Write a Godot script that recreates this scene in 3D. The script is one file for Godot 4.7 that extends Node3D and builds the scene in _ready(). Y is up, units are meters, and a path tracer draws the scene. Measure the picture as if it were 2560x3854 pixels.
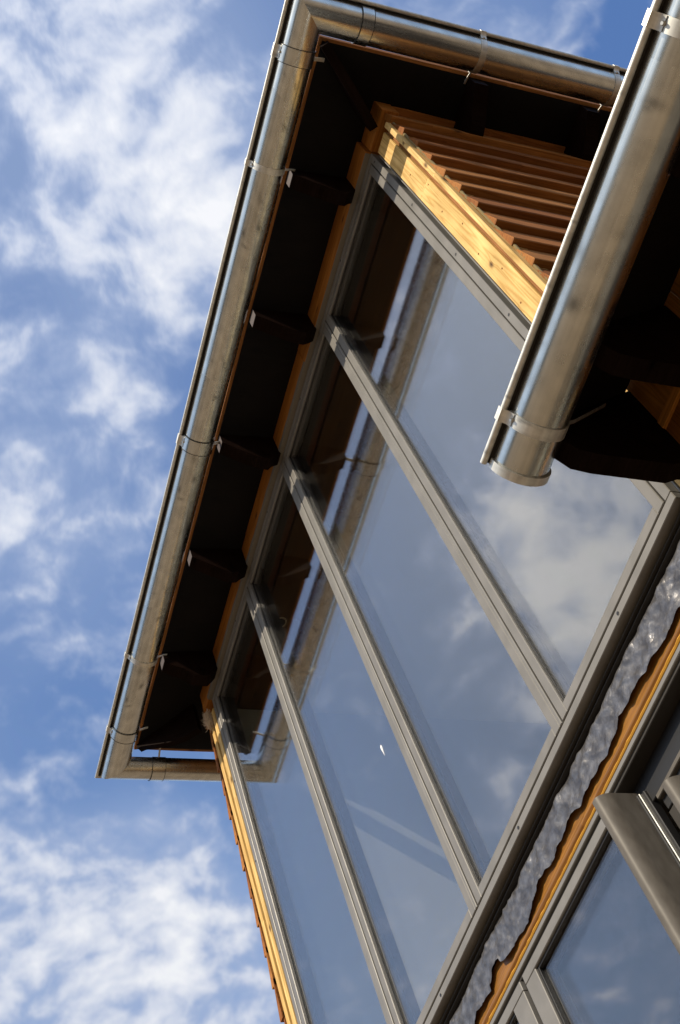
extends Node3D

# One unit of the layout is the spacing of the tall windows; S turns it into metres. x runs along the
# glazed front (towards the near end), y is up, z points out of the front. The tall glazing starts at y = 0.
const S := 0.76
const GROUND := -5.40
var M := {}
var rng := RandomNumberGenerator.new()
var taken := {}


func _ready() -> void:
	rng.seed = 7
	# camera: looks steeply up along the front, rolled
	var cam := Camera3D.new()
	cam.name = "camera"
	cam.fov = 43.41
	cam.near = 0.05
	cam.far = 2000.0
	cam.transform = Transform3D(Basis(Vector3(0.271368, -0.253328, -0.928539), Vector3(0.840141, 0.533050, 0.100104), Vector3(0.469599, -0.807268, 0.357484)).orthonormalized(), Vector3(1.7394, -3.2940, 2.6032) * S)
	add_child(cam)
	cam.current = true
	# sky and exposure
	var env := Environment.new()
	env.background_mode = Environment.BG_SKY
	env.tonemap_mode = Environment.TONE_MAPPER_LINEAR
	env.tonemap_exposure = 1.12
	env.background_energy_multiplier = 1.84
	env.sdfgi_enabled = true
	env.ssao_enabled = true
	env.ssil_enabled = true
	var sky := Sky.new()
	var pan := PanoramaSkyMaterial.new()
	pan.panorama = sky_picture(4096, 2048)
	sky.sky_material = pan
	env.sky = sky
	var we := WorldEnvironment.new()
	we.name = "environment"
	we.environment = env
	add_child(we)
	# sun: in front of the glazing, a little from the near end, 40 degrees up
	var sun := DirectionalLight3D.new()
	sun.name = "sun"
	sun.light_energy = 1.6
	sun.light_color = Color(1.0, 0.94, 0.84)
	sun.light_angular_distance = 0.5
	sun.shadow_enabled = true
	sun.basis = Basis.looking_at(-Vector3(0.27, 0.88, 1.0), Vector3.UP)
	add_child(sun)
	materials()
	ground()
	far_wood()
	house()
	wing()
	gutters()
	small_things()


# ---------------------------------------------------------------- sky
var sky_bytes: PackedByteArray
var sky_w := 0
var sky_h := 0
var n_big := FastNoiseLite.new()
var n_puff := FastNoiseLite.new()
var n_warp := FastNoiseLite.new()
# [direction, angular spread in radians, how much more (or less) cloud]
var cloud_banks := [
	[Vector3(-0.317, 0.923, -0.219), 0.042, 0.30], [Vector3(-0.248, 0.945, -0.214), 0.070, 0.18], [Vector3(-0.258, 0.960, -0.111), 0.075, 0.16],
	[Vector3(-0.211, 0.967, -0.145), 0.070, 0.17], [Vector3(-0.101, 0.897, -0.431), 0.055, 0.17], [Vector3(-0.113, 0.858, -0.501), 0.050, -0.24],
	[Vector3(-0.370, 0.920, -0.130), 0.065, 0.13], [Vector3(-0.478, 0.867, -0.141), 0.080, 0.15], [Vector3(-0.546, 0.819, -0.175), 0.065, 0.12],
	[Vector3(-0.637, 0.754, -0.159), 0.050, -0.16], [Vector3(-0.691, 0.680, -0.246), 0.028, 0.17], [Vector3(-0.759, 0.630, -0.164), 0.062, 0.42],
	[Vector3(-0.745, 0.612, -0.255), 0.058, 0.40], [Vector3(-0.653, 0.709, -0.266), 0.030, -0.10], [Vector3(-0.384, 0.917, -0.110), 0.022, -0.10],
	[Vector3(-0.441, 0.746, 0.499), 0.052, 0.52], [Vector3(-0.473, 0.707, 0.526), 0.052, 0.46], [Vector3(-0.535, 0.697, 0.477), 0.030, 0.11],
	[Vector3(-0.593, 0.645, 0.482), 0.018, 0.40], [Vector3(-0.506, 0.765, 0.399), 0.060, -0.18], [Vector3(-0.664, 0.646, 0.376), 0.060, -0.16],
	[Vector3(-0.430, 0.781, 0.453), 0.020, 0.06], [Vector3(-0.697, 0.592, 0.405), 0.022, 0.11]]


func sky_picture(w: int, h: int) -> ImageTexture:
	sky_w = w
	sky_h = h
	sky_bytes.resize(w * h * 3)
	sky_bytes.fill(0)
	for n in [[n_big, 11, 1.0, 4], [n_puff, 23, 1.0, 8], [n_warp, 31, 1.0, 3]]:
		n[0].seed = n[1]
		n[0].noise_type = FastNoiseLite.TYPE_SIMPLEX_SMOOTH
		n[0].frequency = n[2]
		n[0].fractal_type = FastNoiseLite.FRACTAL_FBM
		n[0].fractal_octaves = n[3]
		n[0].fractal_gain = 0.58
	for b in cloud_banks:
		b[0] = b[0].normalized()
	var job := WorkerThreadPool.add_group_task(sky_row, h)
	WorkerThreadPool.wait_for_group_task_completion(job)
	var im := Image.create_from_data(w, h, false, Image.FORMAT_RGB8, sky_bytes)
	return ImageTexture.create_from_image(im)


func sky_row(row: int) -> void:
	var el := (0.5 - (row + 0.5) / sky_h) * PI
	var towards_sun := Vector3(0.27, 0.88, 1.0).normalized()
	var cy := sin(el)
	var ch := cos(el)
	var line := PackedByteArray()
	line.resize(sky_w * 3)
	for i in sky_w:
		var c := Color(0.20, 0.19, 0.17)
		if cy > -0.02:
			var az := ((i + 0.5) / sky_w) * TAU
			var d := Vector3(sin(az) * ch, cy, -cos(az) * ch)
			var y := maxf(cy, 0.02)
			# clear air: deep blue overhead, paler towards the horizon and round the sun
			var low := pow(1.0 - y, 1.6)
			c = Color(0.066, 0.160, 0.420).lerp(Color(0.38, 0.54, 0.79), clampf(low * 1.75, 0.0, 1.0))
			var near_sun := maxf(0.0, d.dot(towards_sun))
			c = c.lerp(Color(0.84, 0.92, 0.98), minf(1.0, 0.85 * pow(near_sun, 6.0) + 0.24 * pow(near_sun, 2.0)))
			var glare := 1.2 * pow(near_sun, 11.0)
			c += Color(glare, glare * 0.97, glare * 0.9)
			# clouds on a flat layer overhead
			var p := Vector2(d.x, d.z) / (y + 0.10)
			var wx := n_warp.get_noise_2d(p.x * 5.0, p.y * 5.0)
			var wy := n_warp.get_noise_2d(p.x * 5.0 + 70.0, p.y * 5.0 + 19.0)
			var q := p + Vector2(wx, wy) * 0.022
			var cover := -0.07 + 0.22 * n_big.get_noise_2d(p.x * 1.7, p.y * 1.7)
			for b in cloud_banks:
				var cosang: float = d.dot(b[0])
				if cosang > 0.94:
					var t: float = (1.0 - cosang) * 2.0 / (b[1] * b[1])
					if t < 9.0:
						cover += b[2] * exp(-0.5 * t)
			var puff := n_puff.get_noise_2d(q.x * 13.0, q.y * 13.0) * 0.58 + n_big.get_noise_2d(q.x * 5.0 + 40.0, q.y * 5.0) * 0.28
			var den := clampf((puff + cover + 0.16) / 0.60, 0.0, 1.0)
			den = den * den * (3.0 - 2.0 * den)
			den *= clampf(cy * 6.0, 0.0, 1.0)
			var veil := clampf(cover * 1.5 + 0.22, 0.0, 0.48) * clampf(cy * 5.0, 0.0, 1.0)
			c = c.lerp(Color(0.36, 0.46, 0.68), veil)
			var thick := clampf((puff + cover - 0.14) / 0.62, 0.0, 1.0)
			var cc := Color(0.40, 0.48, 0.67).lerp(Color(0.88, 0.89, 0.92), thick)
			var lit := 1.0 + 0.45 * near_sun * near_sun
			c = c.lerp(Color(cc.r * lit, cc.g * lit, cc.b * lit), den * 0.95)
		c = Color(c.r * 0.5, c.g * 0.5, c.b * 0.5).linear_to_srgb()
		line[i * 3] = int(clampf(c.r, 0, 1) * 255.0 + 0.5)
		line[i * 3 + 1] = int(clampf(c.g, 0, 1) * 255.0 + 0.5)
		line[i * 3 + 2] = int(clampf(c.b, 0, 1) * 255.0 + 0.5)
	var at := row * sky_w * 3
	for i in line.size():
		sky_bytes[at + i] = line[i]


# ---------------------------------------------------------------- materials
func noise(sd: int, freq: float, oct := 4) -> FastNoiseLite:
	var n := FastNoiseLite.new()
	n.seed = sd
	n.noise_type = FastNoiseLite.TYPE_SIMPLEX_SMOOTH
	n.frequency = freq
	n.fractal_octaves = oct
	return n


func stretched(sd: int, freq: float, w: int, h: int, short_h: int) -> Image:
	var im := noise(sd, freq).get_image(w, short_h, false, false, false)
	im.resize(w, h, Image.INTERPOLATE_CUBIC)
	return im


func lin(r: float, g: float, b: float) -> Color:
	return Color(r, g, b).linear_to_srgb()


# wood: u across the board, v along the grain; knots, annual bands, fine fibres
func wood_images(sd: int) -> Array:
	var w := 256
	var h := 1024
	var bands := stretched(sd, 0.010, w, h, 34)
	var fibre := stretched(sd + 1, 0.16, w, h, 40)
	var patch := stretched(sd + 2, 0.010, w, h, 400)
	var r := RandomNumberGenerator.new()
	r.seed = sd
	var knots := []
	for k in 7:
		knots.append(Vector3(r.randf() * w, r.randf() * h, r.randf_range(4.0, 9.0)))
	var col := Image.create(w, h, false, Image.FORMAT_RGB8)
	var hgt := Image.create(w, h, false, Image.FORMAT_L8)
	for y in h:
		for x in w:
			var bx := x
			var dark := 0.0
			for k in knots:
				var dx: float = (x - k.x) / k.z
				var dy: float = (y - k.y) / (k.z * 2.2)
				var d2 := dx * dx + dy * dy
				if d2 < 9.0:
					dark = maxf(dark, exp(-d2 * 1.6))
					bx = int(clampf(x + dx * 9.0 * exp(-d2 * 0.4), 0, w - 1))
			var b := bands.get_pixel(bx, y).r
			var ring := 0.5 + 0.5 * sin(b * 95.0)
			ring = pow(ring, 2.5)
			var f := fibre.get_pixel(x, y).r
			var p := patch.get_pixel(x, y).r
			var v := 1.0 - 0.10 * ring - 0.13 * (1.0 - f) - 0.26 * (1.0 - p) - 0.5 * dark
			col.set_pixel(x, y, Color(clampf(v + 0.04, 0, 1), clampf(v - 0.02 * ring - 0.02, 0, 1), clampf(v - 0.07 * ring - 0.05 - 0.06 * (1.0 - p), 0, 1)))
			hgt.set_pixel(x, y, Color(0.5 + 0.3 * f - 0.25 * ring, 0, 0))
	return [ImageTexture.create_from_image(col), ImageTexture.create_from_image(hgt)]


func wood(tex: Array, c: Color, rough := 0.75, relief := 0.06) -> StandardMaterial3D:
	var m := StandardMaterial3D.new()
	m.albedo_color = c
	m.albedo_texture = tex[0]
	m.heightmap_enabled = true
	m.heightmap_texture = tex[1]
	m.heightmap_scale = relief
	m.uv1_scale = Vector3(1.0 / 0.42, 1.0 / 1.7, 1)
	m.roughness = rough
	m.metallic_specular = 0.35
	return m


func plain(c: Color, rough := 0.6, metal := 0.0) -> StandardMaterial3D:
	var m := StandardMaterial3D.new()
	m.albedo_color = c
	m.roughness = rough
	m.metallic = metal
	return m


func noise_tex(sd: int, freq: float, lo: Color, hi: Color, size := 512, oct := 5, bump := 0.0) -> NoiseTexture2D:
	var t := NoiseTexture2D.new()
	t.width = size
	t.height = size
	t.seamless = true
	t.noise = noise(sd, freq, oct)
	if bump > 0.0:
		t.as_normal_map = true
		t.bump_strength = bump
	else:
		var g := Gradient.new()
		g.set_color(0, lo)
		g.set_color(1, hi)
		t.color_ramp = g
	return t


# zinc: long soft streaks, blotches, a few smudges; u runs round the gutter, v along it
func zinc_images(sd: int) -> Array:
	var w := 256
	var h := 1024
	var streak := stretched(sd, 0.05, w, h, 24)
	var blot := noise(sd + 3, 0.014, 5).get_image(w, h, false, false, false)
	var fine := noise(sd + 5, 0.20, 3).get_image(w, h, false, false, false)
	var col := Image.create(w, h, false, Image.FORMAT_RGB8)
	var rgh := Image.create(w, h, false, Image.FORMAT_L8)
	var r := RandomNumberGenerator.new()
	r.seed = sd
	var smudge := []
	for k in 14:
		smudge.append([r.randf_range(50, 210), r.randf() * h, r.randf_range(5.0, 18.0), r.randf_range(6.0, 20.0), r.randf_range(0.06, 0.32)])
	for y in h:
		for x in w:
			var s := streak.get_pixel(x, y).r
			var b := blot.get_pixel(x, y).r
			var f := fine.get_pixel(x, y).r
			var d := 0.0
			for k in smudge:
				var dx: float = (x - k[0]) / k[2]
				var dy: float = (y - k[1]) / k[3]
				var q := dx * dx + dy * dy
				if q < 5.0:
					d = maxf(d, k[4] * exp(-q) * (0.7 + 0.3 * f))
			var v := 0.80 + 0.20 * s - 0.17 * (b - 0.5) + 0.03 * (f - 0.5) - d
			col.set_pixel(x, y, Color(clampf(v, 0, 1), clampf(v * 0.995, 0, 1), clampf(v * 0.97, 0, 1)))
			rgh.set_pixel(x, y, Color(clampf(0.56 + 0.22 * (b - 0.5) + 0.25 * (s - 0.5) + d * 0.5, 0, 1), 0, 0))
	return [ImageTexture.create_from_image(col), ImageTexture.create_from_image(rgh)]


func materials() -> void:
	var wa := wood_images(101)
	var wb := wood_images(202)
	M.post = wood(wa, lin(0.96, 0.75, 0.33), 0.7)
	M.post_pale = wood(wb, lin(0.95, 0.76, 0.35), 0.7)
	M.rough_edge = wood(wb, lin(0.42, 0.22, 0.09), 0.9, 0.5)
	M.band = wood(wa, lin(0.55, 0.24, 0.04), 0.7)
	M.siding = wood(wb, lin(0.44, 0.195, 0.048), 0.75, 0.1)
	M.siding_b = wood(wa, lin(0.35, 0.145, 0.034), 0.75, 0.1)
	M.siding_c = wood(wb, lin(0.52, 0.255, 0.072), 0.75, 0.1)
	M.wing_wood_lightened = wood(wb, lin(1.0, 0.50, 0.11), 0.7)  # upper boards: colour lightened to make up for the eave shade
	M.wing_wood_dimmed = wood(wa, lin(0.45, 0.20, 0.045), 0.7)  # same wood, darkened to tone down the sunlit lower boards
	M.eave_wood = wood(wa, lin(0.30, 0.13, 0.03), 0.8)
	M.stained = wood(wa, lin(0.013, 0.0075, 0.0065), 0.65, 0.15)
	M.lit_tail_end = plain(lin(0.060, 0.043, 0.039), 0.7)  # rafter wood made lighter, the sunlight on the tails put into the colour
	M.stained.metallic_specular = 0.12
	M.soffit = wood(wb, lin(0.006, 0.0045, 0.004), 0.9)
	M.ceiling = wood(wa, lin(0.12, 0.065, 0.018), 0.6)
	M.ceiling_lit = plain(lin(0.36, 0.38, 0.33), 0.9)  # lighter than the front boards: light deep in the room put into colour
	M.floor_pale = plain(lin(0.46, 0.38, 0.25), 0.8)
	M.wall_inside = plain(lin(0.40, 0.41, 0.37), 0.9)
	M.beam = wood(wb, lin(0.15, 0.05, 0.015), 0.6)
	M.sill_wood = wood(wa, lin(0.34, 0.178, 0.034), 0.40)
	M.sill_wood.metallic_specular = 0.5
	var fr := plain(lin(0.196, 0.187, 0.174), 0.48)
	fr.roughness_texture = noise_tex(5, 0.02, Color(0.75, 0.75, 0.75), Color(1, 1, 1))
	fr.albedo_texture = noise_tex(6, 0.012, Color(0.88, 0.88, 0.87), Color(1, 1, 1))
	fr.uv1_triplanar = true
	M.frame = fr
	M.frame_dark = plain(lin(0.125, 0.114, 0.100), 0.5)
	M.frame_dark.metallic_specular = 0.35
	M.frame_dark.albedo_texture = noise_tex(8, 0.02, Color(0.84, 0.83, 0.82), Color(1, 1, 1), 512, 6)
	M.frame_dark.uv1_scale = Vector3(3, 1.2, 1)
	M.gasket = plain(lin(0.010, 0.010, 0.011), 0.5)
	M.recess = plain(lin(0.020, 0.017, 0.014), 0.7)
	M.spacer = plain(lin(0.03, 0.03, 0.033), 0.4)
	M.tape = plain(lin(0.16, 0.14, 0.11), 0.9)
	var gl := StandardMaterial3D.new()
	gl.transparency = BaseMaterial3D.TRANSPARENCY_ALPHA
	gl.albedo_color = Color(0.02, 0.03, 0.03, 0.0)
	gl.roughness = 0.0
	gl.metallic_specular = 0.5
	M.glass = gl
	var za := zinc_images(61)
	var z := plain(lin(0.78, 0.81, 0.83), 0.46, 1.0)
	z.albedo_texture = za[0]
	z.roughness_texture = za[1]
	z.uv1_scale = Vector3(1.0 / 0.36, 1.0 / 1.3, 1)
	M.zinc = z
	var zb := plain(lin(0.86, 0.86, 0.85), 0.55, 1.0)
	zb.albedo_texture = za[0]
	zb.uv1_scale = Vector3(3.1, 2.3, 1)
	M.zinc_bright = zb
	M.rivet = plain(lin(0.55, 0.53, 0.48), 0.35, 1.0)
	var foil := plain(lin(0.22, 0.22, 0.232), 0.44, 0.60)
	foil.normal_enabled = true
	var crumple := noise_tex(71, 0.018, Color.BLACK, Color.WHITE, 1024, 2, 2.6)
	crumple.noise.noise_type = FastNoiseLite.TYPE_CELLULAR
	crumple.noise.cellular_return_type = FastNoiseLite.RETURN_DISTANCE2_SUB
	crumple.noise.domain_warp_enabled = true
	crumple.noise.domain_warp_amplitude = 26.0
	crumple.noise.domain_warp_frequency = 0.012
	foil.normal_texture = crumple
	foil.normal_scale = 1.0
	foil.albedo_texture = noise_tex(72, 0.02, Color(0.62, 0.60, 0.58), Color(1, 1, 1))
	foil.roughness_texture = noise_tex(73, 0.03, Color(0.6, 0.6, 0.6), Color(1, 1, 1))
	foil.uv1_scale = Vector3(1.3, 1.3, 1.3)
	M.foil = foil
	M.foam = plain(lin(0.55, 0.27, 0.02), 0.8)
	M.wool = plain(lin(0.19, 0.14, 0.06), 1.0)
	M.wool_pale = plain(lin(0.62, 0.52, 0.40), 1.0)
	M.paper = plain(lin(0.60, 0.66, 0.66), 0.8)
	M.lamp_ring = plain(lin(0.62, 0.50, 0.34), 0.35)
	M.dropping = plain(lin(0.8, 0.8, 0.8), 0.9)
	M.plaster = plain(lin(0.09, 0.065, 0.04), 0.9)
	M.plaster_dark = plain(lin(0.03, 0.025, 0.02), 0.9)
	M.roofing = plain(lin(0.25, 0.25, 0.25), 0.5, 0.6)
	var gr := plain(Color.WHITE, 0.95)
	gr.albedo_texture = noise_tex(91, 0.03, lin(0.13, 0.092, 0.056), lin(0.22, 0.165, 0.108), 1024, 6)
	gr.uv1_triplanar = true
	gr.uv1_world_triplanar = true
	gr.uv1_scale = Vector3(0.15, 0.15, 0.15)
	M.ground = gr
	M.leaves = plain(lin(0.045, 0.060, 0.030), 0.9)


# ---------------------------------------------------------------- building blocks
func numbered(n: String) -> String:
	var k: int = taken.get(n, 0)
	taken[n] = k + 1
	return n if k == 0 else "%s_%03d" % [n, k]


func thing(called: String, label: String, category: String, at := Vector3.ZERO, group := "") -> Node3D:
	var o := Node3D.new()
	o.name = numbered(called)
	o.position = at * S
	o.set_meta("label", label)
	o.set_meta("category", category)
	if group:
		o.set_meta("group", group)
	add_child(o, true)
	return o


func group_part(called: String, parent: Node3D) -> Node3D:
	var o := Node3D.new()
	o.name = called
	o.position = -parent.position
	parent.add_child(o, true)
	return o


func begin() -> SurfaceTool:
	var st := SurfaceTool.new()
	st.begin(Mesh.PRIMITIVE_TRIANGLES)
	return st


func put(called: String, st: SurfaceTool, mat: Material, parent: Node3D) -> MeshInstance3D:
	var o := MeshInstance3D.new()
	o.name = called
	o.mesh = st.commit()
	o.material_override = mat
	o.mesh.surface_set_material(0, mat)
	o.material_override = null
	if parent != self and parent.get_parent() == self and not parent is MeshInstance3D:
		o.position = -parent.position
	parent.add_child(o, true)
	return o


func tri(st: SurfaceTool, p: Array, n: Array, uv: Array) -> void:
	# front faces run clockwise
	var c: Vector3 = (p[1] - p[0]).cross(p[2] - p[0])
	var order := [0, 1, 2] if c.dot(n[0] + n[1] + n[2]) < 0.0 else [0, 2, 1]
	for k in order:
		st.set_normal(n[k])
		st.set_uv(uv[k])
		st.add_vertex(p[k] * S)


func quad(st: SurfaceTool, p: Array, n: Array, uv: Array) -> void:
	tri(st, [p[0], p[1], p[2]], [n[0], n[1], n[2]], [uv[0], uv[1], uv[2]])
	tri(st, [p[0], p[2], p[3]], [n[0], n[2], n[3]], [uv[0], uv[2], uv[3]])


func face_uv(p: Vector3, axis: int, grain: int, off: Vector2) -> Vector2:
	var others := [0, 1, 2]
	others.erase(axis)
	var v: int = grain if grain != axis else others[1]
	others.erase(v)
	return Vector2(p[others[0]], p[v]) * S + off


# a box with chamfered edges; grain is the axis the texture runs along
func box(st: SurfaceTool, a: Vector3, b: Vector3, bevel := 0.003, grain := 1) -> void:
	var lo := Vector3(minf(a.x, b.x), minf(a.y, b.y), minf(a.z, b.z))
	var hi := Vector3(maxf(a.x, b.x), maxf(a.y, b.y), maxf(a.z, b.z))
	var off := Vector2(rng.randf() * 3.0, rng.randf() * 3.0)
	var bv := minf(bevel, 0.3 * minf(hi.x - lo.x, minf(hi.y - lo.y, hi.z - lo.z)))
	var corner := {}
	for i in 8:
		var s := [i & 1, (i >> 1) & 1, (i >> 2) & 1]
		for ax in 3:
			var v := Vector3.ZERO
			for k in 3:
				var e := hi[k] if s[k] else lo[k]
				if k != ax:
					e += -bv if s[k] else bv
				v[k] = e
			corner[i * 3 + ax] = v
	for ax in 3:
		var u := (ax + 1) % 3
		var w := (ax + 2) % 3
		for side in 2:
			var n := Vector3.ZERO
			n[ax] = 1.0 if side else -1.0
			var base := side << ax
			var ids := [base, base | (1 << u), base | (1 << u) | (1 << w), base | (1 << w)]
			var p := []
			var uv := []
			for id in ids:
				p.append(corner[id * 3 + ax])
				uv.append(face_uv(corner[id * 3 + ax], ax, grain, off))
			quad(st, p, [n, n, n, n], uv)
		# the four edges that run along this axis
		for k in 4:
			var base2 := ((k & 1) << u) | (((k >> 1) & 1) << w)
			var n2 := Vector3.ZERO
			n2[u] = 1.0 if k & 1 else -1.0
			n2[w] = 1.0 if k & 2 else -1.0
			n2 = n2.normalized()
			var i0 := base2
			var i1 := base2 | (1 << ax)
			var pp := [corner[i0 * 3 + u], corner[i1 * 3 + u], corner[i1 * 3 + w], corner[i0 * 3 + w]]
			var uu := []
			for v in pp:
				uu.append(face_uv(v, u, grain, off))
			quad(st, pp, [n2, n2, n2, n2], uu)
	for i in 8:
		var n3 := Vector3(1 if i & 1 else -1, 1 if i & 2 else -1, 1 if i & 4 else -1).normalized()
		tri(st, [corner[i * 3], corner[i * 3 + 1], corner[i * 3 + 2]], [n3, n3, n3], [off, off, off])


func box_part(called: String, a: Vector3, b: Vector3, mat: Material, parent: Node3D, grain := 1, bevel := 0.003) -> MeshInstance3D:
	var st := begin()
	box(st, a, b, bevel, grain)
	return put(called, st, mat, parent)


# rings of points joined one after the other; each ring is a loop round the same outline
func loft(st: SurfaceTool, rings: Array, caps := true, closed := true, smooth_deg := 40.0) -> void:
	var off := Vector2(rng.randf() * 3.0, rng.randf() * 3.0)
	var n: int = rings[0].size()
	var m := rings.size()
	var edges := n if closed else n - 1
	var limit := cos(deg_to_rad(smooth_deg))
	# outward side from the turning sense of the outline
	var area := Vector3.ZERO
	var first: Array = rings[0]
	for j in n:
		area += (first[j] - first[0]).cross(first[(j + 1) % n] - first[0])
	var along: Vector3 = _mid(rings[m - 1]) - _mid(first)
	var sense := 1.0 if area.dot(along) >= 0.0 else -1.0
	var normals := []   # per segment and edge
	for i in m - 1:
		var row := []
		for j in edges:
			var a: Vector3 = rings[i][j]
			var b: Vector3 = rings[i][(j + 1) % n]
			var c: Vector3 = rings[i + 1][j]
			var d: Vector3 = rings[i + 1][(j + 1) % n]
			var nn := ((b - a) + (d - c)).cross((c - a) + (d - b)) * sense
			row.append(nn.normalized())
		normals.append(row)
	var around := [0.0]
	for j in edges:
		around.append(around[j] + rings[0][j].distance_to(rings[0][(j + 1) % n]))
	var run := 0.0
	for i in m - 1:
		var step: float = _mid(rings[i + 1]).distance_to(_mid(rings[i]))
		for j in edges:
			var nn: Vector3 = normals[i][j]
			var corner_n := []
			for q in [[i, j, -1], [i, j, 1], [i + 1, j, 1], [i + 1, j, -1]]:
				var acc := Vector3.ZERO
				for si in [q[0] - 1, q[0]]:
					if si < 0 or si > m - 2:
						continue
					for sj in [j, j + q[2]]:
						if closed:
							sj = posmod(sj, edges)
						elif sj < 0 or sj >= edges:
							continue
						var o: Vector3 = normals[si][sj]
						if o.dot(nn) > limit:
							acc += o
				corner_n.append(acc.normalized() if acc.length() > 0.01 else nn)
			quad(st, [rings[i][j], rings[i][(j + 1) % n], rings[i + 1][(j + 1) % n], rings[i + 1][j]], corner_n,
				[off + Vector2(around[j], run) * S, off + Vector2(around[j + 1], run) * S, off + Vector2(around[j + 1], run + step) * S, off + Vector2(around[j], run + step) * S])
		run += step
	if caps and closed:
		for e in 2:
			var ring: Array = rings[0] if e == 0 else rings[m - 1]
			var nrm := area.normalized() * (-sense if e == 0 else sense)
			var ux: Vector3 = Vector3.ZERO
			for j in n:
				if (ring[j] - ring[0]).length() > ux.length():
					ux = ring[j] - ring[0]
			ux = ux.normalized()
			var uy := nrm.cross(ux).normalized()
			var flat := PackedVector2Array()
			for v in ring:
				flat.append(Vector2((v - ring[0]).dot(ux), (v - ring[0]).dot(uy)))
			var idx := Geometry2D.triangulate_polygon(flat)
			for k in range(0, idx.size(), 3):
				tri(st, [ring[idx[k]], ring[idx[k + 1]], ring[idx[k + 2]]], [nrm, nrm, nrm], [flat[idx[k]] * S, flat[idx[k + 1]] * S, flat[idx[k + 2]] * S])


func _mid(r: Array) -> Vector3:
	var s := Vector3.ZERO
	for v in r:
		s += v
	return s / r.size()


# an outline of [a, b] pairs pulled along an axis; axis 0: pairs are (z, y), axis 1: (x, z), axis 2: (x, y)
func prism(st: SurfaceTool, outline: Array, axis: int, from: float, to: float, smooth_deg := 40.0) -> void:
	var rings := []
	for t in [from, to]:
		var r := []
		for p in outline:
			r.append(Vector3(t, p[1], p[0]) if axis == 0 else Vector3(p[0], t, p[1]) if axis == 1 else Vector3(p[0], p[1], t))
		rings.append(r)
	loft(st, rings, true, true, smooth_deg)


func rod(st: SurfaceTool, a: Vector3, b: Vector3, r: float, sides := 12, r2 := -1.0) -> void:
	var d := (b - a).normalized()
	var u := d.cross(Vector3.UP if absf(d.y) < 0.9 else Vector3.RIGHT).normalized()
	var v := d.cross(u)
	var rings := [[], []]
	for k in sides:
		var t := TAU * k / sides
		var o := u * cos(t) + v * sin(t)
		rings[0].append(a + o * r)
		rings[1].append(b + o * (r if r2 < 0.0 else r2))
	loft(st, rings)


# ---------------------------------------------------------------- setting
func ground() -> void:
	var st := begin()
	var up := Vector3.UP
	var e := 500.0
	quad(st, [Vector3(-e, GROUND, -e), Vector3(e, GROUND, -e), Vector3(e, GROUND, e), Vector3(-e, GROUND, e)], [up, up, up, up], [Vector2.ZERO, Vector2.RIGHT, Vector2.ONE, Vector2.DOWN])
	var g := put("ground", st, M.ground, self)
	g.set_meta("kind", "structure")
	g.set_meta("label", "bare sandy ground round the house")


# the dark wood across the field, behind the photographer; only the gutters mirror it
func far_wood() -> void:
	var st := begin()
	var rings := []
	for k in 121:
		var x := -180.0 + 3.0 * k
		var ht := GROUND + 11.0 + 5.0 * n_big.get_noise_1d(k * 0.9) + 3.0 * n_puff.get_noise_1d(k * 2.3)
		var z := 62.0 + 8.0 * n_big.get_noise_1d(k * 0.5 + 80.0)
		rings.append([Vector3(x, GROUND - 0.2, z - 6.0), Vector3(x, ht * 0.6, z - 5.0), Vector3(x, ht, z), Vector3(x, ht * 0.6, z + 5.0), Vector3(x, GROUND - 0.2, z + 6.0)])
	loft(st, rings, true, true, 30.0)
	var o := put("far_wood", st, M.leaves, self)
	o.set_meta("kind", "stuff")
	o.set_meta("label", "dark green wood across the field, mirrored in the gutters")
	o.set_meta("category", "trees")


# ---------------------------------------------------------------- the glazed house
const TOP := 3.69
const LEFT := -3.983
const PANE_Z := -0.026
const PANE_GAP := 0.040


func pane(called: String, x0: float, x1: float, y0: float, y1: float, z: float, parent: Node3D, extra_sheet := false) -> void:
	var st := begin()
	box(st, Vector3(x0, y0, z - 0.006), Vector3(x1, y1, z), 0.0004, 1)
	if extra_sheet:
		box(st, Vector3(x0, y0, z + 0.0008), Vector3(x1, y1, z + 0.0048), 0.0004, 1)  # added sheet, only there to make the pane mirror the sky more strongly
	put(called, st, M.glass, parent)


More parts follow.
